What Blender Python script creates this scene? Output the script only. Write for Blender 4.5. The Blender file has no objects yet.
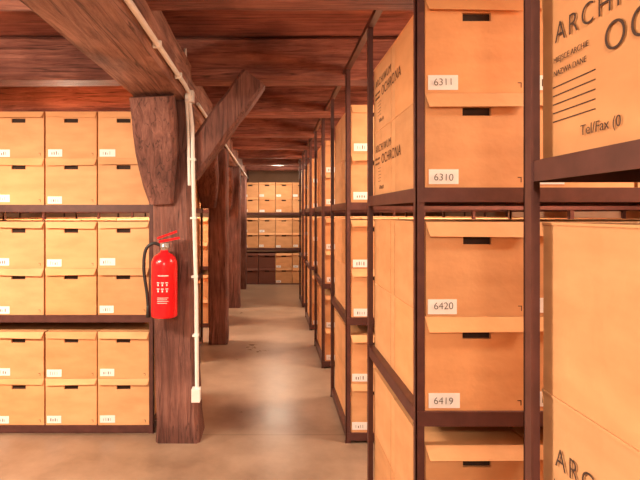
import bpy, math, random
from mathutils import Vector, Matrix
random.seed(7)
S=bpy.context.scene
F=520.0; U0=272.0; V0=214.0; H=1.38
try:
    S.view_settings.view_transform='Standard'
    S.view_settings.look='None'
except Exception as e: print(e)

# ---------------- materials ----------------
def newmat(name):
    m=bpy.data.materials.new(name); m.use_nodes=True
    nt=m.node_tree; b=nt.nodes['Principled BSDF']
    return m,nt,b
def simple(name,col,rough=.6,metal=0,noise=0.15,scale=30,bump=0.0):
    m,nt,b=newmat(name); N=nt.nodes; L=nt.links
    tc=N.new('ShaderNodeTexCoord'); n=N.new('ShaderNodeTexNoise'); n.inputs['Scale'].default_value=scale; n.inputs['Detail'].default_value=4
    L.new(tc.outputs['Object'],n.inputs['Vector'])
    r=N.new('ShaderNodeValToRGB')
    c0=[c*(1-noise) for c in col]+[1]; c1=[min(1,c*(1+noise)) for c in col]+[1]
    r.color_ramp.elements[0].color=c0; r.color_ramp.elements[1].color=c1
    r.color_ramp.elements[0].position=.3; r.color_ramp.elements[1].position=.7
    L.new(n.outputs['Fac'],r.inputs['Fac']); L.new(r.outputs['Color'],b.inputs['Base Color'])
    b.inputs['Roughness'].default_value=rough; b.inputs['Metallic'].default_value=metal
    if bump:
        bp=N.new('ShaderNodeBump'); bp.inputs['Strength'].default_value=bump; bp.inputs['Distance'].default_value=.01
        L.new(n.outputs['Fac'],bp.inputs['Height']); L.new(bp.outputs['Normal'],b.inputs['Normal'])
    return m
def cardboard():
    m,nt,b=newmat('cardboard'); N=nt.nodes; L=nt.links
    at=N.new('ShaderNodeAttribute'); at.attribute_name='tone'
    tc=N.new('ShaderNodeTexCoord'); mp=N.new('ShaderNodeMapping'); mp.inputs['Scale'].default_value=(1,1,3)
    n=N.new('ShaderNodeTexNoise'); n.inputs['Scale'].default_value=5; n.inputs['Detail'].default_value=6
    L.new(tc.outputs['Object'],mp.inputs['Vector']); L.new(mp.outputs['Vector'],n.inputs['Vector'])
    r=N.new('ShaderNodeValToRGB'); r.color_ramp.elements[0].position=.3; r.color_ramp.elements[1].position=.75
    r.color_ramp.elements[0].color=(.82,.77,.71,1); r.color_ramp.elements[1].color=(1,1,1,1)
    L.new(n.outputs['Fac'],r.inputs['Fac'])
    mx=N.new('ShaderNodeMix'); mx.data_type='RGBA'; mx.blend_type='MULTIPLY'; mx.inputs[0].default_value=1
    L.new(at.outputs['Color'],mx.inputs[6]); L.new(r.outputs['Color'],mx.inputs[7])
    L.new(mx.outputs[2],b.inputs['Base Color']); b.inputs['Roughness'].default_value=.7
    n2=N.new('ShaderNodeTexNoise'); n2.inputs['Scale'].default_value=14; n2.inputs['Detail'].default_value=3
    L.new(tc.outputs['Object'],n2.inputs['Vector'])
    bp=N.new('ShaderNodeBump'); bp.inputs['Strength'].default_value=.35; bp.inputs['Distance'].default_value=.01
    L.new(n2.outputs['Fac'],bp.inputs['Height']); L.new(bp.outputs['Normal'],b.inputs['Normal'])
    return m
def wood(name,c0,c1,stretch=(12,12,1.2),rough=.7,bump=.9):
    m,nt,b=newmat(name); N=nt.nodes; L=nt.links
    tc=N.new('ShaderNodeTexCoord'); mp=N.new('ShaderNodeMapping'); mp.inputs['Scale'].default_value=stretch
    L.new(tc.outputs['Object'],mp.inputs['Vector'])
    n=N.new('ShaderNodeTexNoise'); n.inputs['Scale'].default_value=2.2; n.inputs['Detail'].default_value=9; n.inputs['Roughness'].default_value=.7; n.inputs['Distortion'].default_value=.9
    L.new(mp.outputs['Vector'],n.inputs['Vector'])
    r=N.new('ShaderNodeValToRGB'); e=r.color_ramp.elements
    e[0].position=.34; e[0].color=(*c0,1); e[1].position=.68; e[1].color=(*c1,1)
    L.new(n.outputs['Fac'],r.inputs['Fac'])
    n3=N.new('ShaderNodeTexNoise'); n3.inputs['Scale'].default_value=2.3; n3.inputs['Detail'].default_value=5
    L.new(tc.outputs['Object'],n3.inputs['Vector'])
    r3=N.new('ShaderNodeValToRGB'); r3.color_ramp.elements[0].color=(.52,.44,.43,1); r3.color_ramp.elements[1].color=(1.0,1,1,1)
    r3.color_ramp.elements[0].position=.36; r3.color_ramp.elements[1].position=.6
    L.new(n3.outputs['Fac'],r3.inputs['Fac'])
    mx=N.new('ShaderNodeMix'); mx.data_type='RGBA'; mx.blend_type='MULTIPLY'; mx.inputs[0].default_value=1
    L.new(r.outputs['Color'],mx.inputs[6]); L.new(r3.outputs['Color'],mx.inputs[7])
    mp2=N.new('ShaderNodeMapping'); mp2.inputs['Scale'].default_value=tuple(c*1.6 if c>2 else c*.35 for c in stretch)
    L.new(tc.outputs['Object'],mp2.inputs['Vector'])
    n4=N.new('ShaderNodeTexNoise'); n4.inputs['Scale'].default_value=1.3; n4.inputs['Detail'].default_value=2
    L.new(mp2.outputs['Vector'],n4.inputs['Vector'])
    r4=N.new('ShaderNodeValToRGB'); q=r4.color_ramp.elements
    q[0].position=.485; q[0].color=(1,1,1,1); q[1].position=.515; q[1].color=(1,1,1,1)
    mid=r4.color_ramp.elements.new(.5); mid.color=(.3,.25,.25,1)
    L.new(n4.outputs['Fac'],r4.inputs['Fac'])
    mx2=N.new('ShaderNodeMix'); mx2.data_type='RGBA'; mx2.blend_type='MULTIPLY'; mx2.inputs[0].default_value=1
    L.new(mx.outputs[2],mx2.inputs[6]); L.new(r4.outputs['Color'],mx2.inputs[7])
    L.new(mx2.outputs[2],b.inputs['Base Color']); b.inputs['Roughness'].default_value=rough
    bp=N.new('ShaderNodeBump'); bp.inputs['Strength'].default_value=bump; bp.inputs['Distance'].default_value=.02
    L.new(n.outputs['Fac'],bp.inputs['Height']); L.new(bp.outputs['Normal'],b.inputs['Normal'])
    return m
M_CARD=cardboard()
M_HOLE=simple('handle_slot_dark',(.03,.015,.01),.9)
M_LABEL=simple('paper_label',(.87,.84,.83),.7,noise=.03)
M_INK=simple('printed_ink',(.06,.028,.018),.8,noise=.05)
M_STEEL=simple('brown_painted_steel',(.095,.033,.028),.42,.1,.2,20)
M_WV=wood('timber_vertical',(.11,.038,.03),(.37,.165,.125),(12,12,1.2))
M_WX=wood('timber_along_x',(.19,.055,.042),(.52,.225,.165),(1.2,12,12))
M_WY=wood('timber_along_y',(.24,.10,.072),(.60,.33,.25),(12,1.2,12))
M_CEIL=wood('ceiling_boards',(.25,.07,.05),(.52,.20,.145),(1.0,9,9))
M_WHITE=simple('white_plastic',(.87,.85,.82),.4,noise=.03)
M_RED=simple('extinguisher_red',(.80,.012,.018),.22,noise=.03)
M_BLACK=simple('black_rubber',(.02,.02,.022),.5)
M_METAL=simple('grey_metal',(.5,.5,.5),.3,.9,.05)
M_WALL=simple('plaster_wall',(.55,.34,.23),.9,noise=.12,scale=3)
def floor_mat():
    m,nt,b=newmat('sealed_concrete'); N=nt.nodes; L=nt.links
    tc=N.new('ShaderNodeTexCoord')
    n=N.new('ShaderNodeTexNoise'); n.inputs['Scale'].default_value=1.6; n.inputs['Detail'].default_value=9; n.inputs['Roughness'].default_value=.68
    L.new(tc.outputs['Object'],n.inputs['Vector'])
    r=N.new('ShaderNodeValToRGB'); e=r.color_ramp.elements
    e[0].position=.32; e[0].color=(.19,.115,.074,1); e[1].position=.70; e[1].color=(.40,.27,.19,1)
    L.new(n.outputs['Fac'],r.inputs['Fac'])
    br=N.new('ShaderNodeTexBrick'); br.inputs['Scale'].default_value=1
    br.offset=0; br.inputs['Brick Width'].default_value=4.0; br.inputs['Row Height'].default_value=3.35; br.inputs['Mortar Size'].default_value=.005
    br.inputs['Color1'].default_value=(1,1,1,1); br.inputs['Color2'].default_value=(.95,.95,.95,1); br.inputs['Mortar'].default_value=(.6,.52,.45,1)
    mp=N.new('ShaderNodeMapping'); mp.inputs['Location'].default_value=(2.5,.1,0)
    L.new(tc.outputs['Object'],mp.inputs['Vector']); L.new(mp.outputs['Vector'],br.inputs['Vector'])
    mx=N.new('ShaderNodeMix'); mx.data_type='RGBA'; mx.blend_type='MULTIPLY'; mx.inputs[0].default_value=1
    L.new(r.outputs['Color'],mx.inputs[6]); L.new(br.outputs['Color'],mx.inputs[7])
    L.new(mx.outputs[2],b.inputs['Base Color'])
    r2=N.new('ShaderNodeMapRange'); r2.inputs['To Min'].default_value=.18; r2.inputs['To Max'].default_value=.46
    L.new(n.outputs['Fac'],r2.inputs['Value']); L.new(r2.outputs['Result'],b.inputs['Roughness'])
    b.inputs['Specular IOR Level'].default_value=.5
    return m
M_FLOOR=floor_mat()

# ---------------- mesh builder ----------------
class MB:
    def __init__(s): s.v=[];s.f=[];s.m=[];s.t=[];s.mats=[];s.tone=(1,1,1)
    def mi(s,mat):
        if mat not in s.mats: s.mats.append(mat)
        return s.mats.index(mat)
    def poly(s,pts,mat,T=None):
        i=len(s.v)
        for p in pts:
            p=Vector(p)
            if T is not None: p=T@p
            s.v.append(p)
        s.f.append(list(range(i,i+len(pts)))); s.m.append(s.mi(mat)); s.t.append(s.tone)
    def hexa(s,P,mat,T=None):
        i=len(s.v)
        for p in P:
            p=Vector(p)
            if T is not None: p=T@p
            s.v.append(p)
        for q in ((3,2,1,0),(4,5,6,7),(0,1,5,4),(1,2,6,5),(2,3,7,6),(3,0,4,7)):
            s.f.append([i+k for k in q]); s.m.append(s.mi(mat)); s.t.append(s.tone)
    def box(s,a,b,mat,T=None):
        x0,y0,z0=a;x1,y1,z1=b
        s.hexa([(x0,y0,z0),(x1,y0,z0),(x1,y1,z0),(x0,y1,z0),(x0,y0,z1),(x1,y0,z1),(x1,y1,z1),(x0,y1,z1)],mat,T)
    def rings(s,rings,mat,cap=True,closed=True):
        n=len(rings[0]); base=len(s.v)
        for r in rings:
            for p in r: s.v.append(Vector(p))
        for k in range(len(rings)-1):
            for j in range(n):
                a=base+k*n+j; b=base+k*n+(j+1)%n
                s.f.append([a,b,b+n,a+n]); s.m.append(s.mi(mat)); s.t.append(s.tone)
        if cap:
            s.f.append([base+j for j in range(n)][::-1]); s.m.append(s.mi(mat)); s.t.append(s.tone)
            e=base+(len(rings)-1)*n
            s.f.append([e+j for j in range(n)]); s.m.append(s.mi(mat)); s.t.append(s.tone)
    def tube(s,pts,r,mat,n=10):
        pts=[Vector(p) for p in pts]; R=[]
        up=None
        for i,p in enumerate(pts):
            d=(pts[min(i+1,len(pts)-1)]-pts[max(i-1,0)]).normalized()
            if up is None:
                up=Vector((0,0,1)) if abs(d.z)<.9 else Vector((0,1,0))
            x=up.cross(d).normalized(); y=d.cross(x).normalized(); up=y
            R.append([p+r*(math.cos(2*math.pi*j/n)*x+math.sin(2*math.pi*j/n)*y) for j in range(n)])
        s.rings(R,mat)
    def lathe(s,c,prof,mat,n=32):
        s.rings([[(c[0]+r*math.cos(2*math.pi*j/n),c[1]+r*math.sin(2*math.pi*j/n),c[2]+z) for j in range(n)] for r,z in prof],mat)
    def obj(s,name,loc=(0,0,0),parent=None,smooth=False):
        me=bpy.data.meshes.new(name); me.from_pydata([tuple(v) for v in s.v],[],s.f)
        for m in s.mats: me.materials.append(m)
        me.polygons.foreach_set('material_index',s.m)
        ca=me.color_attributes.new('tone','FLOAT_COLOR','CORNER')
        data=[]
        for p,t in zip(me.polygons,s.t):
            for _ in range(p.loop_total): data+= [t[0],t[1],t[2],1]
        ca.data.foreach_set('color',data)
        if smooth:
            me.polygons.foreach_set('use_smooth',[True]*len(me.polygons))
        me.update()
        o=bpy.data.objects.new(name,me); S.collection.objects.link(o); o.location=loc
        if parent: o.parent=parent
        return o

# ---------------- archive box ----------------
BW,BD,BH=.320,.402,.293
def tone(dark=False):
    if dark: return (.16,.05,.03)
    a=random.uniform(.87,1.08); w=random.uniform(-.02,.03)
    return (.775*a,(.395+w)*a,(.178+w)*a)
def add_box(mb,T,label=True,detail=False,dark=False):
    W,D,Hh=BW,BD,BH
    mb.tone=tone(dark)
    hx0,hx1=W*.5-.044,W*.5+.044
    top=Hh-.004
    hz1=Hh-.044; hz0=hz1-.026
    for y,sg in ((0,1),(D,-1)):
        xs=[0,hx0,hx1,W]; zs=[0,hz0,hz1,top]
        for i in range(3):
            for j in range(3):
                if i==1 and j==1: continue
                q=[(xs[i],y,zs[j]),(xs[i+1],y,zs[j]),(xs[i+1],y,zs[j+1]),(xs[i],y,zs[j+1])]
                if sg<0:q.reverse()
                mb.poly(q,M_CARD,T)
        yi=y+sg*.012
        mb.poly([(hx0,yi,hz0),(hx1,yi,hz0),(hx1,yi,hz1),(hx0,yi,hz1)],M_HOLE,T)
        mb.poly([(hx0,y,hz0),(hx1,y,hz0),(hx1,yi,hz0),(hx0,yi,hz0)],M_CARD,T)
        mb.poly([(hx0,y,hz1),(hx1,y,hz1),(hx1,yi,hz1),(hx0,yi,hz1)],M_CARD,T)
        mb.poly([(hx0,y,hz0),(hx0,yi,hz0),(hx0,yi,hz1),(hx0,y,hz1)],M_CARD,T)
        mb.poly([(hx1,y,hz0),(hx1,yi,hz0),(hx1,yi,hz1),(hx1,y,hz1)],M_CARD,T)
    mb.poly([(0,D,0),(0,0,0),(0,0,top),(0,D,top)],M_CARD,T)
    mb.poly([(W,0,0),(W,D,0),(W,D,top),(W,0,top)],M_CARD,T)
    mb.poly([(0,0,0),(0,D,0),(W,D,0),(W,0,0)],M_CARD,T)
    t0=mb.tone; mb.tone=tuple(min(1,c*1.07) for c in t0)
    e=.002
    mb.box((-e,-e,top),(W+e,D+e,Hh),M_CARD,T)
    fl=.036+random.uniform(-.004,.006); out=.011+random.uniform(-.005,.010)
    for y,sg in ((-e,-1),(D+e,1)):
        yb=y+sg*out
        sk=random.uniform(-.004,.004)
        P=[(.009,yb,top-fl+sk),(W-.009,yb,top-fl-sk),(W-.009,yb-sg*.003,top-fl-sk),(.009,yb-sg*.003,top-fl+sk),
           (-e,y,Hh),(W+e,y,Hh),(W+e,y-sg*.003,Hh),(-e,y-sg*.003,Hh)]
        mb.hexa(P,M_CARD,T)
    mb.tone=t0
    if detail:
        mb.tone=tuple(c*.8 for c in t0)
        mb.box((-.0015,.06,.0),(0,.062,top),M_CARD,T)
        mb.tone=t0
    if dark: return
    if label and (detail or random.random()<.93):
        lx=.010+random.uniform(-.004,.006); lz=.010+random.uniform(-.004,.008)
        lw=.096+random.uniform(-.008,.004); lh=.046
        mb.box((lx,-.0015,lz),(lx+lw,0,lz+lh),M_LABEL,T)
        if not detail:
            for k in range(4):
                x=lx+.022+k*.014; hh=random.uniform(.012,.022)
                mb.box((x,-.002,lz+.012),(x+random.choice((.002,.005)),-.0014,lz+.012+hh),M_INK,T)
        mb.box((W-.033,-.0006,.030),(W-.021,0,.0325),M_INK,T)
        mb.box((W-.0235,-.0006,.016),(W-.021,0,.0325),M_INK,T)

def text(body,size,M,parent,name,bold=0.0,mat=None,sp=1.0):
    c=bpy.data.curves.new(name,'FONT'); c.body=body; c.size=size; c.extrude=.0003; c.offset=bold; c.space_character=sp
    c.materials.append(mat or M_INK)
    o=bpy.data.objects.new(name,c); S.collection.objects.link(o); o.parent=parent; o.matrix_local=M
    return o
def sideM(y,z,x=-.0025):
    return Matrix(((0,0,-1,x),(-1,0,0,y),(0,1,0,z),(0,0,0,1)))
def frontM(x,z,y=-.002,rot=0):
    m=Matrix(((1,0,0,x),(0,0,-1,y),(0,1,0,z),(0,0,0,1)))
    return m@Matrix.Rotation(rot,4,'Z')

def side_print(o,low=0.0):
    D=BD
    text('ARCHIWUM',.048,sideM(D-.044,.193-low),o,'print_title',-.0006,sp=1.25)
    text('OCHRONA',.060,sideM(D-.172,.136-low),o,'print_line_large',-.0008,sp=1.15)
    text('MIEJSCE ARCHIE',.0135,sideM(D-.040,.160-low),o,'print_small',-.0002)
    text('NAZWA DANE',.0135,sideM(D-.040,.138-low),o,'print_small_lower',-.0002)
    mb=MB()
    for k in range(5):
        z=.120-.0145*k-low
        mb.box((-.0008,D-.15,z),(.0,D-.035,z+.0017),M_INK)
    mb.obj('print_lines',parent=o)
    text('Tel/Fax (0',.023,sideM(D-.116,.028),o,'print_phone',-.0002)

# ---------------- racks ----------------
P=.694; POST=.027
def rack_mesh(name,x0,y0,depth,cols,pitch,zoff,ztop,dirx=1,bay=4,rail=False,tiers=3,bar=.045):
    mb=MB()
    nb=math.ceil(cols/bay); y1=y0+depth
    def X(x): return x0+dirx*x
    def bx(xa,ya,za,xb,yb,zb,mat=M_STEEL):
        a,b=sorted((X(xa),X(xb))); mb.box((a,ya,za),(b,yb,zb),mat)
    bl=bay*pitch+POST
    L=nb*bl+POST
    for i in range(nb+1):
        xa=i*bl
        for (ya,yb,yt) in ((y0,y0+.004,0),(y1-.004,y1,1)):
            bx(xa,ya,0,xa+POST,yb,ztop)
            yy=(y0,y0+POST) if yt==0 else (y1-POST,y1)
            bx(xa,yy[0],0,xa+.004,yy[1],ztop)
            bx(xa-.004,yy[0]-.002,0,xa+POST+.004,yy[1]+.002,.006)
    for t in range(tiers):
        z=H+zoff-P*t
        bx(.004,y0-.003,z-bar,L,y0+.002,z)
        bx(.004,y1-.002,z-bar,L,y1+.003,z)
        for i in range(nb+1):
            xa=i*bl
            bx(xa+.004,y0+.002,z-bar,xa+.008,y1-.002,z-.002)
        bx(.006,y0+.002,z-.008,L,y1-.002,z)
    return mb.obj(name)
def rack(x0,y0,cols,zoff,ztop,dirx=1,bay=4,detail_cols=0,deep=2,darkset=(),bar=.045):
    pitch=.330; depth=.82 if deep==2 else .42
    r=rack_mesh('metal_shelving_rack',x0,y0,depth,cols,pitch,zoff,ztop,dirx,bay,bar=bar)
    mb=MB(); singles={}
    for t in range(3):
        z0=H+zoff-P*t
        for c in range(cols):
            xb=POST+.002+c*pitch+(c//bay)*POST+.003
            xl=x0+xb if dirx>0 else x0-xb-BW
            for d in range(deep):
                for k in range(2):
                    y=y0+.006+d*(BD+.004)+random.uniform(0,.003)
                    T=Matrix.Translation((xl,y,z0+.0005+k*(BH+.001)))
                    j=Matrix.Translation((BW/2,BD/2,0))@Matrix.Rotation(math.radians(random.uniform(-.45,.45)),4,'Z')@Matrix.Translation((-BW/2,-BD/2,0))
                    if c<detail_cols:
                        one=MB(); add_box(one,j,True,True)
                        o=one.obj('archive_box',loc=(xl,y,z0+.0005+k*(BH+.001)))
                        singles[(t,c,d,k)]=o
                    else:
                        add_box(mb,T@j,d==0 or deep==1,dark=(t,c) in darkset)
    if mb.f: mb.obj('cardboard_archive_boxes')
    return singles

XR=.445
sn=rack(XR,.92-.82,4,.092,2.25,detail_cols=1,bar=.036)
s2=rack(XR,1.61,8,.082,2.25,detail_cols=1)
for k in range(2,6):
    rack(XR,1.61+1.52*(k-1),8,.07,2.25)
mb=MB(); mb.box((XR,-.6,2.25),(XR+.026,9.0,2.275),M_STEEL); mb.box((XR+.026,-.6,2.25),(XR+.03,9.0,2.295),M_STEEL); mb.obj('rack_tie_rail')
XL=-.745
for k in range(4):
    rack(XL,3.27+1.52*k,12,.058,1.98,dirx=-1)
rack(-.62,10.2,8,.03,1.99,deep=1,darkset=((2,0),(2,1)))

nums={(0,0,0,1):'6311',(0,0,0,0):'6310',(1,0,0,1):'6420',(1,0,0,0):'6419',(2,0,0,1):'6428',(2,0,0,0):'6427'}
for kk,nm in nums.items():
    o=s2[kk]; text(nm,.031,frontM(.024,.022,-.0045,random.uniform(-.03,.03)),o,'label_number',-.0004)
for kk in ((0,0,1,0),(0,0,1,1)): side_print(s2[kk])
side_print(sn[(0,0,1,0)])
side_print(sn[(1,0,1,0)],low=.012)

# ---------------- room ----------------
def room(name,a,b,mat):
    mb=MB(); mb.box(a,b,mat); return mb.obj(name)
X0,X1,Y0,Y1,ZC=-5.2,3.6,-2.6,11.4,2.50
room('floor',(X0,Y0,-.1),(X1,Y1,0),M_FLOOR)
room('wall_left',(X0-.1,Y0,0),(X0,Y1,ZC),M_WALL)
room('wall_right',(X1,Y0,0),(X1+.1,Y1,ZC),M_WALL)
room('wall_back',(X0,Y1,0),(X1,Y1+.1,ZC),M_WALL)
room('wall_front',(X0,Y0-.1,0),(X1,Y0,ZC),M_WALL)
mb=MB()
y=Y0
while y<Y1:
    dz=random.uniform(0,.006)
    mb.box((X0,y,ZC+dz),(X1,min(y+.24,Y1),ZC+.06),M_CEIL); y+=.244
mb.box((X0,Y0,ZC+.05),(X1,Y1,ZC+.1),M_CEIL)
mb.obj('ceiling')

def timber(name,p0,p1,w,h,mat,seg=14,wob=.008,side=Vector((1,0,0)),parent=None,wfun=None,cham=.02):
    p0=Vector(p0);p1=Vector(p1); d=(p1-p0).normalized(); s=(side-side.dot(d)*d).normalized(); u=d.cross(s).normalized()
    mb=MB(); R=[]
    prof0=[(-.5,-.5,1,0),(-.5,-.5,0,1),(-.5,.5,0,-1),(-.5,.5,1,0),(.5,.5,-1,0),(.5,.5,0,-1),(.5,-.5,0,1),(.5,-.5,-1,0)]
    for i in range(seg+1):
        f=i/seg; c=p0.lerp(p1,f); ww,hh=w,h; off=0
        if wfun: ww,hh,off=wfun(f)
        ring=[]
        dx=random.uniform(-wob,wob)*.5; 
        for (a,b,ca,cb) in prof0:
            q=c+s*(a*ww+ca*cham+off+dx)+u*(b*hh+cb*cham)+s*random.uniform(-wob,wob)*.35+u*random.uniform(-wob,wob)*.35
            ring.append(q)
        R.append(ring)
    mb.rings(R,mat)
    return mb.obj(name,parent=parent)
def pfun(f):
    if f<.04: return (.27,.26,0.0)
    return (.25-.03*f, .25-.02*f, -.035*math.sin(min(1,f*1.3)*math.pi*.5))
def pfun2(f): return (.20,.22,.0)
for i,py in enumerate((3.13,5.47,7.6,9.5)):
    px=-.572
    root=timber('timber_post',(px,py+.125,0),(px,py+.125,2.065),.25,.25,M_WV,seg=16,wfun=pfun if i==0 else pfun2,side=Vector((1,0,0)))
    if i==0:
        timber('brace_cross',(-.53,py+.08,1.64),(-.11,py+.08,2.21),.15,.17,M_WV,seg=8,side=Vector((0,1,0)),parent=root)
    timber('brace_long',(-.665,py+.05,1.46),(-.69,py-.13,2.06),.20,.15,M_WV,seg=6,side=Vector((1,0,0)),parent=root,
           wfun=lambda f:(.15+.09*min(1,f*2.2),.16,-.0))
timber('timber_long_beam',(-.67,-2.5,2.07+.13),(-.67,11.3,2.07+.13),.33,.26,M_WY,seg=50,side=Vector((1,0,0)),cham=.025)
for yb in (-1.4,-.2,1.0,2.08,3.36,4.5,5.7,6.8,7.9,9.0,10.1):
    timber('timber_cross_beam',(X0,yb,2.36),(X1,yb,2.36),.20,.27,M_WX,seg=30,side=Vector((0,1,0)),cham=.02)

# ---------------- conduit ----------------
mb=MB()
xc=-.485; zc=2.10
mb.tube([(xc,-2.0,zc),(xc,1.0,zc),(xc,2.9,zc),(xc,3.02,zc-.01),(xc-.005,3.09,zc-.06),(-.475,3.10,1.9),(-.468,3.10,1.5),(-.452,3.10,.9),(-.447,3.10,.34)],.012,M_WHITE)
mb.tube([(xc-.03,3.085,2.36),(xc-.025,3.085,2.1),(-.50,3.095,1.9),(-.492,3.095,1.55)],.009,M_WHITE)
mb.tube([(xc,3.4,2.10),(xc,5.0,2.10),(xc,7.0,2.10),(xc,10.5,2.10)],.011,M_WHITE)
mb.box((-.475,3.06,.27),(-.425,3.12,.345),M_WHITE)
mb.box((-.51,3.06,2.04),(-.465,3.12,2.11),M_WHITE)
for z in (1.7,1.35,1.0,.65):
    xx=-.45-(z-.34)*.018
    mb.box((xx-.018,3.086,z),(xx+.018,3.13,z+.012),M_WHITE)
for yy in (.4,1.0,1.6,2.2,2.7): mb.box((xc-.02,yy,zc-.015),(xc+.016,yy+.015,zc+.015),M_WHITE)
mb.obj('electrical_conduit',smooth=False)

# ---------------- fire extinguisher ----------------
ex,ey,ez=-.628,3.035,.780
mb=MB()
mb.lathe((ex,ey,ez),[(.0,.0),(.066,.0),(.074,.006),(.075,.02),(.0755,.30),(.073,.325),(.062,.35),(.042,.368),(.024,.376),(.022,.39),(.0,.39)],M_RED,40)
ext=mb.obj('fire_extinguisher',smooth=True)
mb=MB()
mb.lathe((ex,ey,ez),[(0,.385),(.02,.385),(.021,.41),(.016,.425),(0,.425)],M_METAL,20)
mb.box((ex-.022,ey-.016,ez+.405),(ex+.028,ey+.016,ez+.432),M_METAL)
mb.obj('valve',parent=ext)
mb=MB()
mb.hexa([(ex-.03,ey-.012,ez+.43),(ex+.09,ey-.012,ez+.455),(ex+.09,ey+.012,ez+.455),(ex-.03,ey+.012,ez+.43),
         (ex-.03,ey-.012,ez+.446),(ex+.088,ey-.012,ez+.468),(ex+.088,ey+.012,ez+.468),(ex-.03,ey+.012,ez+.446)],M_RED)
mb.hexa([(ex-.04,ey-.012,ez+.452),(ex+.075,ey-.012,ez+.492),(ex+.075,ey+.012,ez+.492),(ex-.04,ey+.012,ez+.452),
         (ex-.04,ey-.012,ez+.464),(ex+.072,ey-.012,ez+.505),(ex+.072,ey+.012,ez+.505),(ex-.04,ey+.012,ez+.464)],M_RED)
mb.obj('handle_levers',parent=ext)
mb=MB()
ctrl=[(ex-.02,ey-.005,ez+.415),(ex-.06,ey-.02,ez+.43),(ex-.105,ey-.02,ez+.39),(ex-.115,ey-.02,ez+.28),(ex-.098,ey-.015,ez+.14),(ex-.092,ey-.01,ez+.05)]
def cr(c,t):
    n=len(c)-1; i=min(int(t*n),n-1); f=t*n-i
    p=[Vector(c[max(0,min(n,i+k))]) for k in (-1,0,1,2)]
    return .5*((2*p[1])+(-p[0]+p[2])*f+(2*p[0]-5*p[1]+4*p[2]-p[3])*f*f+(-p[0]+3*p[1]-3*p[2]+p[3])*f**3)
mb.tube([cr(ctrl,i/30) for i in range(31)],.0095,M_BLACK)
mb.lathe((ex-.092,ey-.01,ez+.0),[(0,0),(.014,0),(.011,.05),(.010,.07),(0,.07)],M_BLACK,16)
mb.obj('hose',parent=ext,smooth=True)
mb=MB()
def curved(z0,z1,a0,a1,r,mat,n=14):
    for i in range(n):
        b0=a0+(a1-a0)*i/n; b1=a0+(a1-a0)*(i+1)/n
        q=[(ex+r*math.sin(b),ey-r*math.cos(b),z) for z,b in ((ez+z0,b0),(ez+z0,b1),(ez+z1,b1),(ez+z1,b0))]
        mb.poly(q,mat)
for z in (.205,.17):
    for a in (-.38,-.05,.28):
        curved(z,z+.005,a,a+.20,.0762,M_LABEL,4)
        curved(z-.016,z-.005,a+.05,a+.15,.0762,M_LABEL,4)
for k in range(4): curved(.12-.010*k,.1225-.010*k,-.35,.5-.1*(k%2),.0762,M_LABEL,8)
curved(.245,.250,-.3,.5,.0762,M_LABEL,8)
mb.obj('instruction_label',parent=ext)
mb=MB()
mb.box((ex-.02,ey+.07,ez+.1),(ex+.02,3.128,ez+.36),M_METAL)
mb.box((ex-.02,ey+.015,ez+.372),(ex+.02,3.128,ez+.378),M_METAL)
mb.obj('wall_bracket',parent=ext)

# ---------------- lamps ----------------
def lamp(x,y,power,z=2.40,L=1.1,along='X',size=.16,col=(1,.80,.59),glow=.55):
    mb=MB()
    hx,hy=(L/2,.07) if along=='X' else (.07,L/2)
    mb.box((x-hx,y-hy,z),(x+hx,y+hy,z+.03),M_WHITE)
    m=bpy.data.materials.get('lamp_tube')
    if not m:
        m,nt,b=newmat('lamp_tube'); b.inputs['Emission Color'].default_value=(1,.85,.68,1); b.inputs['Emission Strength'].default_value=3
    for o in (-.035,.035):
        a=(x-hx+.03,y+o,z-.02) if along=='X' else (x+o,y-hy+.03,z-.02)
        c=(x+hx-.03,y+o,z-.02) if along=='X' else (x+o,y+hy-.03,z-.02)
        mb.tube([a,c],.013,m)
    mb.box((x-.02,y-.02,z+.03),(x+.02,y+.02,2.5),M_WHITE)
    ob=mb.obj('fluorescent_lamp')
    ld=bpy.data.lights.new('tube_light','AREA'); ld.shape='RECTANGLE'
    ld.size=L if along=='X' else .14; ld.size_y=.14 if along=='X' else L
    ld.energy=power; ld.color=col
    lo=bpy.data.objects.new('tube_light',ld); S.collection.objects.link(lo); lo.parent=ob; lo.location=(x,y,z-.04)
    pd=bpy.data.lights.new('glow_light','POINT'); pd.shadow_soft_size=.09; pd.energy=power*glow; pd.color=col
    po=bpy.data.objects.new('glow_light',pd); S.collection.objects.link(po); po.parent=ob; po.location=(x,y,z-.14)
    return ob
lamp(-1.9,1.5,108,z=2.2,glow=.85)
lamp(-.1,-.9,88,z=2.2,glow=.9)  # added unseen fill light behind the camera, given a lamp housing
lamp(1.75,1.27,32,z=2.2)
lamp(-3.4,1.5,45,z=2.2)
for yy in (2.78,4.30,5.82,7.34):
    lamp(1.5,yy,42,z=2.2)
for yy in (4.43,5.95,7.45):
    lamp(-1.7,yy,65,z=2.2)
lamp(.10,9.3,26,z=2.28,L=.28)
lamp(-2.4,9.6,30,z=2.2)

w=bpy.data.worlds.new('world'); S.world=w; w.use_nodes=True
w.node_tree.nodes['Background'].inputs[0].default_value=(1,.8,.65,1); w.node_tree.nodes['Background'].inputs[1].default_value=.3

cd=bpy.data.cameras.new('camera'); cd.sensor_width=36; cd.lens=F/640*36
cd.shift_x=(320-U0)/640; cd.shift_y=(V0-240)/640
cd.clip_start=.02
co=bpy.data.objects.new('camera',cd); S.collection.objects.link(co); co.location=(0,0,H); co.rotation_euler=(math.pi/2,0,0)
S.camera=co
